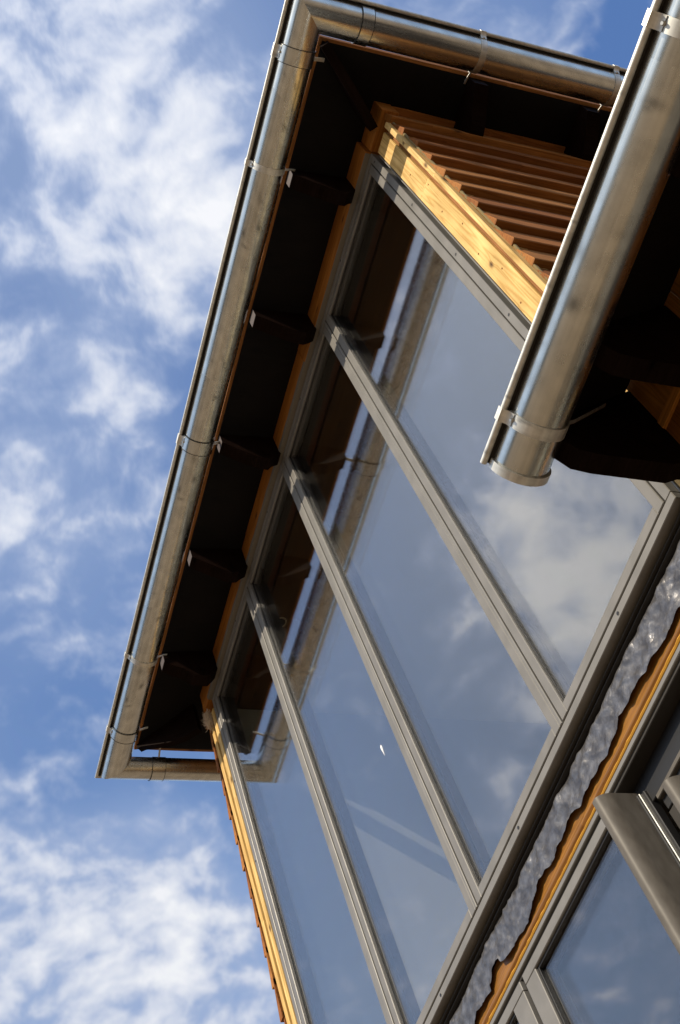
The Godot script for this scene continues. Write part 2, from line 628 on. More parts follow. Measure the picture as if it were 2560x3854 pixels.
func house() -> void:
	var h := thing("timber_house", "tall timber house with a row of four high windows under dark overhanging eaves", "house", Vector3(-2.0, GROUND, -2.0))
	tall_windows(h)
	lower_windows(h)
	# ---- corner posts beside the glazing
	box_part("post_board", Vector3(0.086, -0.30, -0.10), Vector3(0.204, 3.625, 0.002), M.post, h)
	box_part("edge_strip", Vector3(0.205, -0.30, -0.10), Vector3(0.231, 3.60, -0.012), M.rough_edge, h)
	box_part("batten", Vector3(0.232, -0.30, -0.10), Vector3(0.262, 3.62, 0.010), M.post_pale, h)
	box_part("post_board", Vector3(0.052, 3.742, -0.10), Vector3(0.30, 3.95, 0.004), M.band, h, 0)
	box_part("post_board", Vector3(-4.088, -2.9, -0.10), Vector3(-4.041, 3.66, 0.004), M.post_pale, h)
	box_part("edge_strip", Vector3(-4.116, -2.9, -0.10), Vector3(-4.089, 3.64, -0.014), M.wool, h)
	box_part("batten", Vector3(-4.158, -2.9, -0.10), Vector3(-4.117, 3.64, 0.006), M.post, h)
	for k in 9:   # nails in the broad corner board
		var st := begin()
		var p := Vector3(0.105 + 0.085 * ((k * 5) % 9) / 9.0, 0.9 + 0.27 * k, 0.002)
		rod(st, p, p + Vector3(0, 0, 0.002), 0.0045, 8)
		put("nail", st, M.rough_edge, h)
	# ---- wall boards between the window heads and the eaves
	var xs := [-4.16, -2.72, -1.31, 0.05]
	for k in 3:
		box_part("wall_board", Vector3(xs[k] + 0.002, 3.742, -0.10), Vector3(xs[k + 1] - 0.002, 3.95, 0.026 + 0.003 * k), M.band, h, 0)
	var st2 := begin()
	var ra := []
	for e in 2:
		for k in 61:
			var x := 0.04 - 4.07 * k / 60.0
			if e == 1:
				x = 0.04 - 4.07 * (60 - k) / 60.0
			ra.append([x, 3.737 if e == 0 else 3.772 + rng.randf_range(-0.006, 0.006)])
	prism(st2, ra, 2, -0.02, 0.030, 10.0)
	put("sealing_tape", st2, M.tape, h)
	# ---- shell
	box_part("wall", Vector3(0.055, GROUND, -3.6), Vector3(0.248, 4.0, -0.102), M.plaster_dark, h)
	box_part("wall", Vector3(-4.248, GROUND, -3.6), Vector3(-4.04, 4.0, -0.102), M.plaster_dark, h)
	box_part("wall", Vector3(-4.04, GROUND, -3.6), Vector3(0.055, 4.0, -3.45), M.wall_inside, h)
	box_part("wall", Vector3(-4.04, GROUND, -0.14), Vector3(0.055, -2.92, -0.04), M.plaster, h)
	box_part("wall_lining", Vector3(-4.0395, -0.0995, -3.44), Vector3(-4.031, 3.652, -0.14), M.wall_inside, h)
	box_part("wall_lining", Vector3(0.046, -0.0995, -3.44), Vector3(0.0545, 3.652, -0.14), M.wall_inside, h)
	box_part("floor", Vector3(-4.04, -0.36, -3.45), Vector3(0.055, -0.10, -0.13), M.floor_pale, h, 0)
	# ---- inside: ceiling boards, dark blind box at the head of the windows
	box_part("ceiling_board", Vector3(-4.03, 3.66, -0.168), Vector3(0.05, 3.70, -0.075), M.beam, h, 0)
	box_part("ceiling_board", Vector3(-4.03, 3.655, -0.635), Vector3(0.05, 3.70, -0.180), M.ceiling, h, 0)
	box_part("ceiling", Vector3(-4.038, 3.647, -3.445), Vector3(0.053, 3.70, -0.640), M.ceiling_lit, h, 0)
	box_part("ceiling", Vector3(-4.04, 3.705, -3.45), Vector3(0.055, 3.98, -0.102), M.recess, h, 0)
	roof(h)
	siding(h)


func tall_windows(h: Node3D) -> void:
	var zf := -0.10
	var x := [0.0, -1.0, -2.0, -3.0, LEFT]
	# the outer casing, with a shadow groove inside it
	box_part("casing_strip", Vector3(LEFT - 0.047, TOP + 0.005, zf), Vector3(0.047, TOP + 0.047, 0.0), M.frame, h, 0)
	box_part("casing_strip", Vector3(LEFT - 0.047, -0.045, zf), Vector3(0.047, -0.005, 0.0), M.frame, h, 0)
	box_part("casing_strip", Vector3(0.005, -0.0045, zf), Vector3(0.047, TOP + 0.0045, 0.0), M.frame, h)
	box_part("casing_strip", Vector3(LEFT - 0.047, -0.0045, zf), Vector3(LEFT - 0.005, TOP + 0.0045, 0.0), M.frame, h)
	for k in [1, 2, 3]:
		box_part("mullion_strip", Vector3(x[k] - 0.0095, -0.002, zf), Vector3(x[k] + 0.0095, TOP + 0.002, 0.004), M.frame, h)
	# black bottom of the grooves
	box_part("groove", Vector3(LEFT - 0.04, -0.03, zf + 0.002), Vector3(0.04, 0.03, -0.022), M.gasket, h, 0)
	box_part("groove", Vector3(LEFT - 0.04, TOP - 0.02, zf + 0.002), Vector3(0.04, TOP + 0.03, -0.022), M.gasket, h, 0)
	for k in 5:
		box_part("groove", Vector3(x[k] - 0.03, 0.031, zf + 0.002), Vector3(x[k] + 0.03, TOP - 0.021, -0.022), M.gasket, h)
	# dark joint and the thin metal edge outside the near jamb
	box_part("joint", Vector3(0.0475, -0.06, zf), Vector3(0.069, TOP + 0.02, -0.045), M.gasket, h)
	box_part("edge_profile", Vector3(0.0695, -0.06, zf), Vector3(0.0785, 3.60, -0.004), M.frame, h)
	box_part("joint", Vector3(0.079, -0.06, zf), Vector3(0.0855, 3.60, -0.03), M.gasket, h)
	# four windows: two stiles, two rails, two panes with a spacer between them
	for k in 4:
		var w := group_part("window", h)
		var gr := 0.0035 if k == 0 else 0.014
		var gl := 0.0035 if k == 3 else 0.014
		var x1: float = x[k] - gr
		var x0: float = x[k + 1] + gl
		var wr := 0.048
		var y0 := 0.004
		var y1 := TOP - 0.004
		var yb := 0.052
		var yt := TOP - 0.036
		box_part("stile", Vector3(x1 - wr, y0, zf), Vector3(x1, y1, -0.001), M.frame, w)
		box_part("stile", Vector3(x0, y0, zf), Vector3(x0 + wr, y1, -0.001), M.frame, w)
		box_part("rail", Vector3(x0 + wr, y0, zf), Vector3(x1 - wr, yb, -0.0013), M.frame, w, 0)
		box_part("rail", Vector3(x0 + wr, yt, zf), Vector3(x1 - wr, y1, -0.0013), M.frame, w, 0)
		var a := x0 + wr
		var b := x1 - wr
		# rubber line round the outer pane
		var st := begin()
		for q in [[a, a + 0.006, yb, yt], [b - 0.006, b, yb, yt], [a, b, yb, yb + 0.006], [a, b, yt - 0.006, yt]]:
			box(st, Vector3(q[0], q[2], PANE_Z + 0.0005), Vector3(q[1], q[3], PANE_Z + 0.012), 0.001)
		put("rubber_seal", st, M.gasket, w)
		var sp := begin()
		var zi := PANE_Z - PANE_GAP
		for q in [[a, a + 0.010, yb, yt], [b - 0.010, b, yb, yt], [a + 0.0102, b - 0.0102, yb, yb + 0.010], [a + 0.0102, b - 0.0102, yt - 0.010, yt]]:
			box(sp, Vector3(q[0], q[2], zi + 0.0005), Vector3(q[1], q[3], PANE_Z - 0.0065), 0.001)
		put("spacer", sp, M.spacer, w)
		pane("pane", a + 0.0004, b - 0.0004, yb, yt, PANE_Z, w, true)
		pane("pane", a + 0.0004, b - 0.0004, yb, yt, zi, w)
		var ib := begin()
		for q in [[a - 0.002, a + 0.012, yb, yt], [b - 0.012, b + 0.002, yb, yt], [a + 0.0122, b - 0.0122, yt - 0.012, yt]]:
			box(ib, Vector3(q[0], q[2], zf - 0.02), Vector3(q[1], q[3], zi - 0.007), 0.001)
		put("inner_bead", ib, M.recess, w)
	# drilled holes in the casing
	for p in [Vector2(0.026, 3.635), Vector2(0.027, 2.919), Vector2(0.028, 2.216), Vector2(0.028, 1.507), Vector2(0.028, 0.107), Vector2(-0.455, -0.026), Vector2(-1.512, -0.026), Vector2(-2.511, -0.026), Vector2(-3.45, -0.026), Vector2(-4.008, 1.464), Vector2(-4.01, 2.165), Vector2(-4.01, 2.874), Vector2(-4.01, 0.76)]:
		drill_hole(Vector3(p.x, p.y, 0.0), h)
	for p in [-0.61, -1.55, -2.4, -3.3]:
		drill_hole(Vector3(p, TOP + 0.026, 0.0), h)


func drill_hole(p: Vector3, h: Node3D) -> void:
	# a bright countersunk rim round a dark bore
	var st := begin()
	var rings := []
	for q in [[0.0095, 0.0003], [0.0075, 0.0018], [0.006, 0.0006]]:
		var r := []
		for k in 14:
			var t := TAU * k / 14.0
			r.append(p + Vector3(cos(t) * q[0] * 0.8, sin(t) * q[0], q[1]))
		rings.append(r)
	loft(st, rings, false)
	var rim := put("drill_hole", st, M.frame, h)
	var st2 := begin()
	rod(st2, p + Vector3(0, 0, -0.004), p + Vector3(0, 0, 0.0019), 0.0074, 14)
	put("bore", st2, M.gasket, rim)


func lower_windows(h: Node3D) -> void:
	# black recess under the tall casing, two thin profile lines in it
	box_part("recess", Vector3(LEFT - 0.05, -0.20, -0.12), Vector3(0.08, -0.046, -0.080), M.recess, h, 0)
	for q in [[-0.062, -0.030], [-0.074, -0.042]]:
		box_part("recess_profile", Vector3(LEFT - 0.04, q[0] - 0.005, -0.0798), Vector3(0.046, q[0], q[1]), M.recess, h, 0, 0.001)
	# rounded sill beam, with its lower chamfer
	var o := [[-0.12, -0.21], [-0.040, -0.21], [-0.036, -0.270], [-0.031, -0.300], [-0.020, -0.318], [-0.007, -0.330], [0.000, -0.338], [0.001, -0.344], [-0.003, -0.350], [-0.022, -0.373], [-0.12, -0.373]]
	var st := begin()
	prism(st, o, 0, -4.16, 0.08, 50.0)
	put("sill_beam", st, M.sill_wood, h)
	var fm := begin()
	var rings := []
	for k in 140:
		var x := -4.1 + 4.15 * k / 139.0
		var r := 0.007 + 0.006 * absf(n_puff.get_noise_1d(k * 0.21)) + 0.003 * n_puff.get_noise_1d(k * 0.9)
		var ring := []
		for j in 7:
			var t := TAU * j / 7.0
			ring.append(Vector3(x, -0.369 + sin(t) * r * 0.9, -0.006 + cos(t) * r * 1.2))
		rings.append(ring)
	loft(fm, rings)
	put("foam_bead", fm, M.foam, h)
	var y_bot := -2.9
	# head of the lower window frame: strip, dark groove, strip
	box_part("frame_head", Vector3(LEFT - 0.05, -0.399, -0.11), Vector3(0.08, -0.377, 0.0), M.frame, h, 0)
	box_part("groove", Vector3(LEFT - 0.05, -0.417, -0.11), Vector3(0.08, -0.400, -0.012), M.recess, h, 0)
	box_part("frame_head", Vector3(LEFT - 0.05, -0.46, -0.11), Vector3(-4.0, y_bot, 0.0), M.frame, h, 0)
	lower_window(h, -3.95, -1.936, [-3.0], 0.115, y_bot)
	lower_window(h, -1.906, -0.975, [], 0.098, y_bot)
	# dark joint between the two
	box_part("joint", Vector3(-1.9355, y_bot, -0.11), Vector3(-1.9065, -0.418, -0.02), M.gasket, h)
	# rounded upright covers either side of an opening
	for q in [[-0.972, 0.098, -0.455], [-0.685, 0.060, -0.67]]:
		var x0: float = q[0]
		var zt: float = q[1]
		var w := 0.058
		var pts := [[x0, -0.10], [x0, zt - 0.014]]
		for k in 6:
			var t := PI - PI * 0.5 * k / 5.0
			pts.append([x0 + 0.014 + 0.014 * cos(t), zt - 0.014 + 0.014 * sin(t)])
		for k in 8:
			var t := PI * 0.5 - PI * 0.5 * k / 7.0
			pts.append([x0 + w - 0.034 + 0.034 * cos(t), zt - 0.060 + 0.060 * sin(t)])
		pts.append([x0 + w, -0.10])
		var cv := begin()
		prism(cv, pts, 1, q[2], y_bot, 50.0)
		put("cover_profile", cv, M.frame_dark, h)
		box_part("rubber_seal", Vector3(x0 + w + 0.0005, y_bot, -0.10), Vector3(x0 + w + 0.012, q[2] - 0.02, -0.045), M.gasket, h)
		box_part("seal_lip", Vector3(x0 + w + 0.0125, y_bot, -0.10), Vector3(x0 + w + 0.018, q[2] - 0.02, -0.052), M.zinc_bright, h)
		box_part("rubber_seal", Vector3(x0 + w + 0.0185, y_bot, -0.10), Vector3(x0 + w + 0.035, q[2] - 0.02, -0.062), M.gasket, h)
	# header and pane of the set-back window at the near end
	box_part("header", Vector3(-0.975, -0.53, -0.12), Vector3(0.08, -0.4175, -0.075), M.gasket, h, 0)
	box_part("header_strip", Vector3(-0.85, -0.552, -0.10), Vector3(0.08, -0.5315, -0.068), M.frame_dark, h, 0)
	box_part("header", Vector3(-0.85, -0.60, -0.12), Vector3(0.08, -0.553, -0.085), M.gasket, h, 0)
	var w2 := group_part("window", h)
	pane("pane", -0.64, 0.05, y_bot, -0.60, -0.09, w2, true)
	pane("pane", -0.64, 0.05, y_bot, -0.60, -0.13, w2)
	box_part("stile", Vector3(-0.86, y_bot, -0.14), Vector3(-0.72, -0.60, -0.09), M.recess, w2)
	# a dim room behind
	box_part("ceiling", Vector3(-4.04, -0.445, -3.45), Vector3(0.055, -0.3605, -0.121), M.plaster_dark, h, 0)


func lower_window(h: Node3D, x0: float, x1: float, bars: Array, wd: float, y_bot: float) -> void:
	var w := group_part("window", h)
	var top := -0.4185
	var tb := -0.462
	box_part("rail", Vector3(x0, tb, -0.10), Vector3(x1, top, -0.001), M.frame, w, 0)
	box_part("rail", Vector3(x0, y_bot, -0.10), Vector3(x1, y_bot + 0.05, -0.001), M.frame, w, 0)
	box_part("stile", Vector3(x0, y_bot + 0.0502, -0.10), Vector3(x0 + wd, tb - 0.0002, -0.0012), M.frame, w)
	box_part("stile", Vector3(x1 - wd if x1 < -1.5 else x1 - 0.01, y_bot + 0.0502, -0.10), Vector3(x1, tb - 0.0002, -0.0012), M.frame, w)
	var a := x0 + wd
	var b := x1 - wd if x1 < -1.5 else x1 - 0.01
	var lines := [a]
	for bar in bars:
		box_part("glazing_bar", Vector3(bar - 0.06, y_bot + 0.0502, -0.10), Vector3(bar + 0.06, tb - 0.0002, -0.0014), M.frame, w)
		lines.append_array([bar - 0.06, bar + 0.06])
	lines.append(b)
	for k in range(0, lines.size(), 2):
		var p: float = lines[k]
		var q: float = lines[k + 1]
		var st := begin()
		for e in [[p, p + 0.012, y_bot + 0.05, tb], [q - 0.012, q, y_bot + 0.05, tb], [p + 0.0122, q - 0.0122, tb - 0.012, tb]]:
			box(st, Vector3(e[0], e[2], -0.031), Vector3(e[1], e[3], -0.012), 0.001)
		put("rubber_seal", st, M.gasket, w)
		var sp := begin()
		for e in [[p, p + 0.012, y_bot + 0.05, tb], [q - 0.012, q, y_bot + 0.05, tb], [p + 0.0122, q - 0.0122, tb - 0.012, tb]]:
			box(sp, Vector3(e[0], e[2], -0.0695), Vector3(e[1], e[3], -0.039), 0.001)
		put("spacer", sp, M.spacer, w)
		pane("pane", p, q, y_bot + 0.05, tb, -0.032, w, true)
		pane("pane", p, q, y_bot + 0.05, tb, -0.070, w)


# ---------------------------------------------------------------- roof of the house
const EAVE_Z := 0.41
const EAVE_X := 0.56
const EAVE_FAR := -4.63
const DECK_Y := 3.875
const PITCH := 0.15


func slab(st: SurfaceTool, pts: Array, thick: float) -> void:
	var top := []
	for p in pts:
		top.append(p + Vector3(0, thick, 0))
	loft(st, [pts, top], true, true, 1.0)


func roof(h: Node3D) -> void:
	var run := 1.3
	var up := PITCH * run
	var back := -4.6
	# undersides of the hipped roof: front, near side, far side
	var st := begin()
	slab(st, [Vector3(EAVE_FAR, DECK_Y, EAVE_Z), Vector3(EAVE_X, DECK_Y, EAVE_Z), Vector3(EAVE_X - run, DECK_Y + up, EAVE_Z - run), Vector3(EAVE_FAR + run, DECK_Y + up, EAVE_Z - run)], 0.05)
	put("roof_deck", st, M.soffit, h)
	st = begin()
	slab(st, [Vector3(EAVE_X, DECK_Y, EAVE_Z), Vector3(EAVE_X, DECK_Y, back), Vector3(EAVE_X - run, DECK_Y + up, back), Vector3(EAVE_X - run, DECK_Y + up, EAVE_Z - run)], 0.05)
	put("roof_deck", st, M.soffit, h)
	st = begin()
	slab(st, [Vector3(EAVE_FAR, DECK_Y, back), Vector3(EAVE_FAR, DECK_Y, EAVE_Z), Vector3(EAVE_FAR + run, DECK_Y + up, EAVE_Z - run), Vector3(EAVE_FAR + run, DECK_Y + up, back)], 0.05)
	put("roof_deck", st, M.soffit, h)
	box_part("roof_top", Vector3(EAVE_FAR + run - 0.1, DECK_Y + up + 0.052, back), Vector3(EAVE_X - run + 0.1, DECK_Y + up + 0.10, EAVE_Z - run + 0.1), M.roofing, h)
	# bare boards along the eaves, slightly uneven along the lower edge
	eave_board(h, Vector3(EAVE_FAR - 0.02, DECK_Y, EAVE_Z + 0.001), Vector3(EAVE_X + 0.02, DECK_Y, EAVE_Z + 0.001), Vector3(0, 0, 1))
	eave_board(h, Vector3(EAVE_X + 0.001, DECK_Y, EAVE_Z), Vector3(EAVE_X + 0.001, DECK_Y, back), Vector3(1, 0, 0))
	eave_board(h, Vector3(EAVE_FAR - 0.001, DECK_Y, EAVE_Z), Vector3(EAVE_FAR - 0.001, DECK_Y, back), Vector3(-1, 0, 0))
	# rafters over the front
	for x in [-0.225, -1.115, -2.005, -2.895, -3.79]:
		rafter(h, x + 0.01)
	# rafters over the sides, square to the walls
	for z in [-0.55, -1.30, -2.05, -2.8]:
		side_rafter(h, z, 1.0)
	for z in [-0.9, -1.8, -2.7]:
		side_rafter(h, z, -1.0)
	hip(h, Vector3(0.20, 0, 0.05), Vector3(EAVE_X - 0.01, 0, EAVE_Z - 0.01))
	hip(h, Vector3(-4.25, 0, 0.05), Vector3(EAVE_FAR + 0.01, 0, EAVE_Z - 0.01))


func eave_board(h: Node3D, a: Vector3, b: Vector3, out: Vector3) -> void:
	var st := begin()
	var rings := []
	var n := 24
	for k in n + 1:
		var p := a.lerp(b, float(k) / n)
		var dy := rng.randf_range(-0.003, 0.003)
		var t := out * (0.020 + rng.randf_range(-0.002, 0.002))
		rings.append([p + Vector3(0, 0.055, 0), p + Vector3(0, dy, 0), p + t + Vector3(0, dy - 0.001, 0), p + t + Vector3(0, 0.055, 0)])
	loft(st, rings, true, true, 20.0)
	put("eave_board", st, M.eave_wood, h)


func rafter_outline(tail: float, wall: float) -> Array:
	# [distance out from the wall line, height]; the foot is scrolled, the tail cut square
	var y_top := func(z): return DECK_Y + (EAVE_Z - z) * PITCH - 0.001
	var o := []
	o.append([wall, y_top.call(wall)])
	o.append([tail, y_top.call(tail)])
	o.append([tail, 3.775])
	o.append([tail - 0.06, 3.735])
	o.append([tail - 0.12, 3.700])
	o.append([tail - 0.19, 3.650])
	o.append([tail - 0.25, 3.630])
	o.append([tail - 0.30, 3.640])
	o.append([tail - 0.335, 3.675])
	o.append([wall, 3.72])
	return o


func rafter(h: Node3D, x: float) -> void:
	var st := begin()
	var half := 0.045 + rng.randf_range(-0.004, 0.004)
	var o := rafter_outline(0.405, 0.029)
	for k in range(3, 10):
		o[k] = [o[k][0] + rng.randf_range(-0.008, 0.008), o[k][1] + rng.randf_range(-0.010, 0.010)]
	prism(st, o, 0, x - half, x + half, 30.0)
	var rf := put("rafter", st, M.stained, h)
	box_part("lit_tail_end", Vector3(x - 0.041, 3.779, 0.405), Vector3(x + 0.041, 3.872, 0.407), M.lit_tail_end, rf, 1, 0.001)  # thin added plate, coloured lighter so the tail reads as sunlit


func side_rafter(h: Node3D, z: float, side: float) -> void:
	var o := []
	for p in rafter_outline(0.405, 0.029):
		var x: float = p[0] + 0.16 if side > 0.0 else EAVE_FAR - EAVE_Z + 4.04 + 4.04 - 4.04
		if side > 0.0:
			x = EAVE_X - EAVE_Z + p[0]
		else:
			x = EAVE_FAR + EAVE_Z - p[0]
		o.append([x, p[1] + 0.0])
	var st := begin()
	prism(st, o, 2, z - 0.045, z + 0.045, 30.0)
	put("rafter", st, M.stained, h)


func hip(h: Node3D, wall: Vector3, eave: Vector3) -> void:
	var d := eave - wall
	var dn := d.normalized()
	var side := dn.cross(Vector3.UP).normalized() * 0.026
	var n := [[0.0, 3.66], [0.25, 3.66], [0.5, 3.70], [0.72, 3.765], [0.92, 3.825], [1.0, 3.835]]
	var rings := []
	for q in n:
		var p: Vector3 = wall + d * q[0]
		var top := DECK_Y + (EAVE_Z - p.z) * PITCH - 0.001
		rings.append([Vector3(p.x, q[1], p.z) - side, Vector3(p.x, q[1], p.z) + side, Vector3(p.x, top, p.z) + side, Vector3(p.x, top, p.z) - side])
	var st := begin()
	loft(st, rings, true, true, 25.0)
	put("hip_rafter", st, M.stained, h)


# ---------------------------------------------------------------- lapped wedge boards on both side walls
func siding(h: Node3D) -> void:
	var mats := [M.siding, M.siding_b, M.siding_c]
	for side in 2:
		var step := 0.2365 if side == 0 else 0.229
		var y: float = 3.865 if side == 0 else 3.72
		var k := 0
		while y > (-0.4 if side == 0 else -2.9):
			var xin := 0.250 if side == 0 else -4.250
			var s := 1.0 if side == 0 else -1.0
			var z0 := -0.022 + rng.randf_range(-0.006, 0.004)
			var rings := []
			var lift := rng.randf_range(-0.006, 0.006)
			var sag := rng.randf_range(-0.010, 0.010)
			for q in 15:
				var t := q / 14.0
				var z := lerpf(z0, -3.6, pow(t, 1.6))
				var wob := lift * t + sag * sin(t * PI) + 0.004 * n_big.get_noise_2d(k * 7.3 + side * 50.0, z * 2.2)
				var th := 0.050 + 0.005 * n_big.get_noise_2d(k * 3.1 + side * 90.0, z * 1.7)
				rings.append([Vector3(xin, y + 0.27, z), Vector3(xin, y + wob, z), Vector3(xin + s * th * 0.92, y + wob, z), Vector3(xin + s * th, y + wob + 0.006, z), Vector3(xin + s * 0.005, y + 0.27, z)])
			var st := begin()
			loft(st, rings, true, true, 15.0)
			put("siding_board", st, mats[(k * 2 + k / 3) % 3], h)
			y -= step
			k += 1
	# insulation wool squeezed between the corner batten and the boards
	for side in 2:
		var st := begin()
		var rings := []
		var x := 0.268 if side == 0 else -4.166
		for k in 150:
			var y := 3.60 - (3.7 if side == 0 else 6.4) * k / 149.0
			var r := 0.0085 + 0.006 * n_puff.get_noise_1d(k * 0.8 + side * 300.0)
			var ring := []
			for j in 9:
				var t := TAU * j / 9.0
				var rr := r * (1.0 + 0.35 * n_puff.get_noise_2d(k * 1.9, j * 2.3))
				ring.append(Vector3(x + cos(t) * rr * 0.85, y, -0.030 + sin(t) * rr))
			rings.append(ring)
		loft(st, rings)
		put("insulation_strip", st, M.wool, h)


# ---------------------------------------------------------------- lower wing at the near end
func wing() -> void:
	var w := thing("house_wing", "lower timber wing beside the tall windows, with dark rafters over orange boards", "house", Vector3(1.6, GROUND, -1.0))
	var ye := 0.035
	var yw := 0.410
	var k := (yw - ye) / 0.48
	# steep roof: eave in front, verge beside the tall house
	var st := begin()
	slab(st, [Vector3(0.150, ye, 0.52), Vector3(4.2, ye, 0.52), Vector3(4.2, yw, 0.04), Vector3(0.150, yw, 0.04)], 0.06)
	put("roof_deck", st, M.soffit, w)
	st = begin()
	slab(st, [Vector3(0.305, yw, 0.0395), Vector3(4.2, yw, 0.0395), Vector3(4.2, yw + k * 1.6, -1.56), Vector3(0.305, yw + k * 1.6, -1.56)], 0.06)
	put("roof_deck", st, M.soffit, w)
	st = begin()
	slab(st, [Vector3(0.148, ye + 0.061, 0.53), Vector3(4.2, ye + 0.061, 0.53), Vector3(4.2, yw + 0.061, 0.05), Vector3(0.148, yw + 0.061, 0.05)], 0.02)
	put("roof_sheet", st, M.roofing, w)
	box_part("eave_board", Vector3(0.150, ye - 0.045, 0.521), Vector3(4.2, ye + 0.05, 0.540), M.eave_wood, w, 0)
	for x in [0.180, 0.515, 1.12, 1.75, 2.4]:
		var o := [[0.03, yw - 0.002], [0.515, ye + 0.008], [0.535, -0.045], [0.490, -0.128], [0.42, -0.142], [0.14, -0.142], [0.075, -0.105], [0.03, -0.10]]
		st = begin()
		prism(st, o, 0, x - 0.036, x + 0.036, 25.0)
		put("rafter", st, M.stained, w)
	# wall boards under the roof, with a proud cover strip
	var xs := [0.2065, 0.60, 0.99, 1.4, 1.9, 2.5, 3.2, 4.0]
	for i in xs.size() - 1:
		box_part("wall_board", Vector3(xs[i] + 0.002, 0.172, 0.014), Vector3(xs[i + 1] - 0.002, 0.44, 0.026), M.wing_wood_lightened, w)
		box_part("wall_board", Vector3(xs[i] + 0.002, -0.38, 0.014), Vector3(xs[i + 1] - 0.002, 0.124, 0.026), M.wing_wood_dimmed, w)
	box_part("wall_panel", Vector3(0.2065, GROUND, -0.09), Vector3(4.0, -0.382, 0.012), M.frame_dark, w)
	box_part("cover_strip", Vector3(0.2065, 0.125, 0.014), Vector3(4.0, 0.171, 0.038), M.wing_wood_lightened, w, 0)
	box_part("wall", Vector3(0.30, GROUND, -1.5), Vector3(4.0, 0.30, -0.0905), M.plaster_dark, w)


# ---------------------------------------------------------------- gutters
const R := 0.0965


# outline of the sheet: [outwards, height] about the axis of the half round
func trough(r: float, _lip := true) -> Array:
	var o := []
	for k in 25:
		var t := PI + PI * k / 24.0
		o.append([cos(t) * r, sin(t) * r])
	return o


# pulls an outline along from a to b; ends may be mitred (the outer side longer)
func gutter_run(st: SurfaceTool, outline: Array, a: Vector3, b: Vector3, out: Vector3, mit_a: float, mit_b: float, closed := false, caps := false) -> void:
	var d := (b - a).normalized()
	var parts := maxi(2, int(a.distance_to(b) / 0.25))
	var rings := []
	for k in parts + 1:
		var ring := []
		for q in outline:
			var pa: Vector3 = a + out * q[0] + Vector3(0, q[1], 0) - d * (q[0] * mit_a)
			var pb: Vector3 = b + out * q[0] + Vector3(0, q[1], 0) + d * (q[0] * mit_b)
			ring.append(pa.lerp(pb, float(k) / parts))
		rings.append(ring)
	loft(st, rings, caps, closed, 40.0)


func gutter_piece(called: String, a: Vector3, b: Vector3, out: Vector3, mit_a: float, mit_b: float, mat: Material, parent: Node3D) -> MeshInstance3D:
	var st := begin()
	gutter_run(st, trough(R), a, b, out, mit_a, mit_b)
	var inner := []
	for q in trough(R - 0.004, false):
		inner.append(q)
	gutter_run(st, inner, a, b, out, mit_a, mit_b)
	var bead := []
	for k in 14:
		var t := TAU * k / 14.0
		bead.append([R + 0.0235 + 0.0115 * cos(t), 0.010 + 0.0115 * sin(t)])
	var piece := put(called, st, mat, parent)
	st = begin()
	gutter_run(st, bead, a, b, out, mit_a, mit_b, true, mit_a == 0.0 or mit_b == 0.0)
	put("bead", st, M.zinc_bright, piece)
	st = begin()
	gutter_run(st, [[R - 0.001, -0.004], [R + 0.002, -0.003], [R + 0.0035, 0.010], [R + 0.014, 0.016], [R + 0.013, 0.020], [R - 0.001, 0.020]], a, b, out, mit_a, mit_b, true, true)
	put("shade_lip", st, M.recess, piece)  # near-black: the shade behind the bead is put into the colour
	return piece


# a strap under the gutter, a folded clip over the bead with a rivet, and a tail nailed to the deck
func bracket(at: Vector3, along: Vector3, out: Vector3, parent: Node3D, wide := 0.042, tail := 0.025, slope := 0.35) -> void:
	var r := R + 0.0045
	var o := trough(r, false)
	var inn := trough(r - 0.004, false)
	inn.reverse()
	var st := begin()
	gutter_run(st, o + inn, at - along * wide * 0.5, at + along * wide * 0.5, out, 0.0, 0.0, true, true)
	# tail: from the back rim up on to the deck
	var p := at - out * r
	var q := p - out * 0.05 + Vector3(0, 0.028, 0)
	var e := q - out * tail + Vector3(0, tail * slope, 0)
	var w := along * wide * 0.15
	var t := Vector3(0, 0.005, 0)
	loft(st, [[p - w, p + w, p + w + t, p - w + t], [q - w, q + w, q + w + t, q - w + t], [e - w, e + w, e + w + t, e - w + t]], true, true, 10.0)
	var b := put("bracket", st, M.zinc_bright, parent)
	var c := begin()
	var hw := along * wide * 0.5
	var shape := [[R + 0.003, -0.030], [R + 0.011, -0.014], [R + 0.0235, -0.0060], [R + 0.0365, -0.002], [R + 0.0375, 0.022], [R + 0.010, 0.030], [R + 0.004, 0.030], [R + 0.008, 0.024], [R + 0.0335, 0.018], [R + 0.0335, 0.002], [R + 0.0220, -0.0025], [R + 0.004, -0.008]]
	gutter_run(c, shape, at - hw, at + hw, out, 0.0, 0.0, true, true)
	put("clip", c, M.zinc_bright, b)
	var v := begin()
	var rp := at + out * (R + 0.003) + Vector3(0, -0.026, 0)
	var nrm := (out * 0.9 + Vector3(0, -0.4, 0)).normalized()
	rod(v, rp, rp + nrm * 0.008, 0.008, 10, 0.005)
	put("rivet", v, M.rivet, b)


func sleeve(a: Vector3, b: Vector3, out: Vector3, parent: Node3D) -> void:
	var st := begin()
	var o := trough(R + 0.0055, false)
	var inn := trough(R + 0.0005, false)
	inn.reverse()
	gutter_run(st, o + inn, a, b, out, 0.0, 0.0, true, true)
	var s := put("sleeve", st, M.zinc, parent)
	for e in 2:
		var c: Vector3 = a if e == 0 else b
		var d := (b - a).normalized() * (0.0035 if e == 0 else -0.0035)
		var st2 := begin()
		var o2 := trough(R + 0.0068, false)
		var i2 := trough(R + 0.0052, false)
		i2.reverse()
		gutter_run(st2, o2 + i2, c - d * 0.9, c, out, 0.0, 0.0, true, true)
		put("edge_shade", st2, M.gasket, s)  # black ring, the shadow line at the sleeve edge given as colour


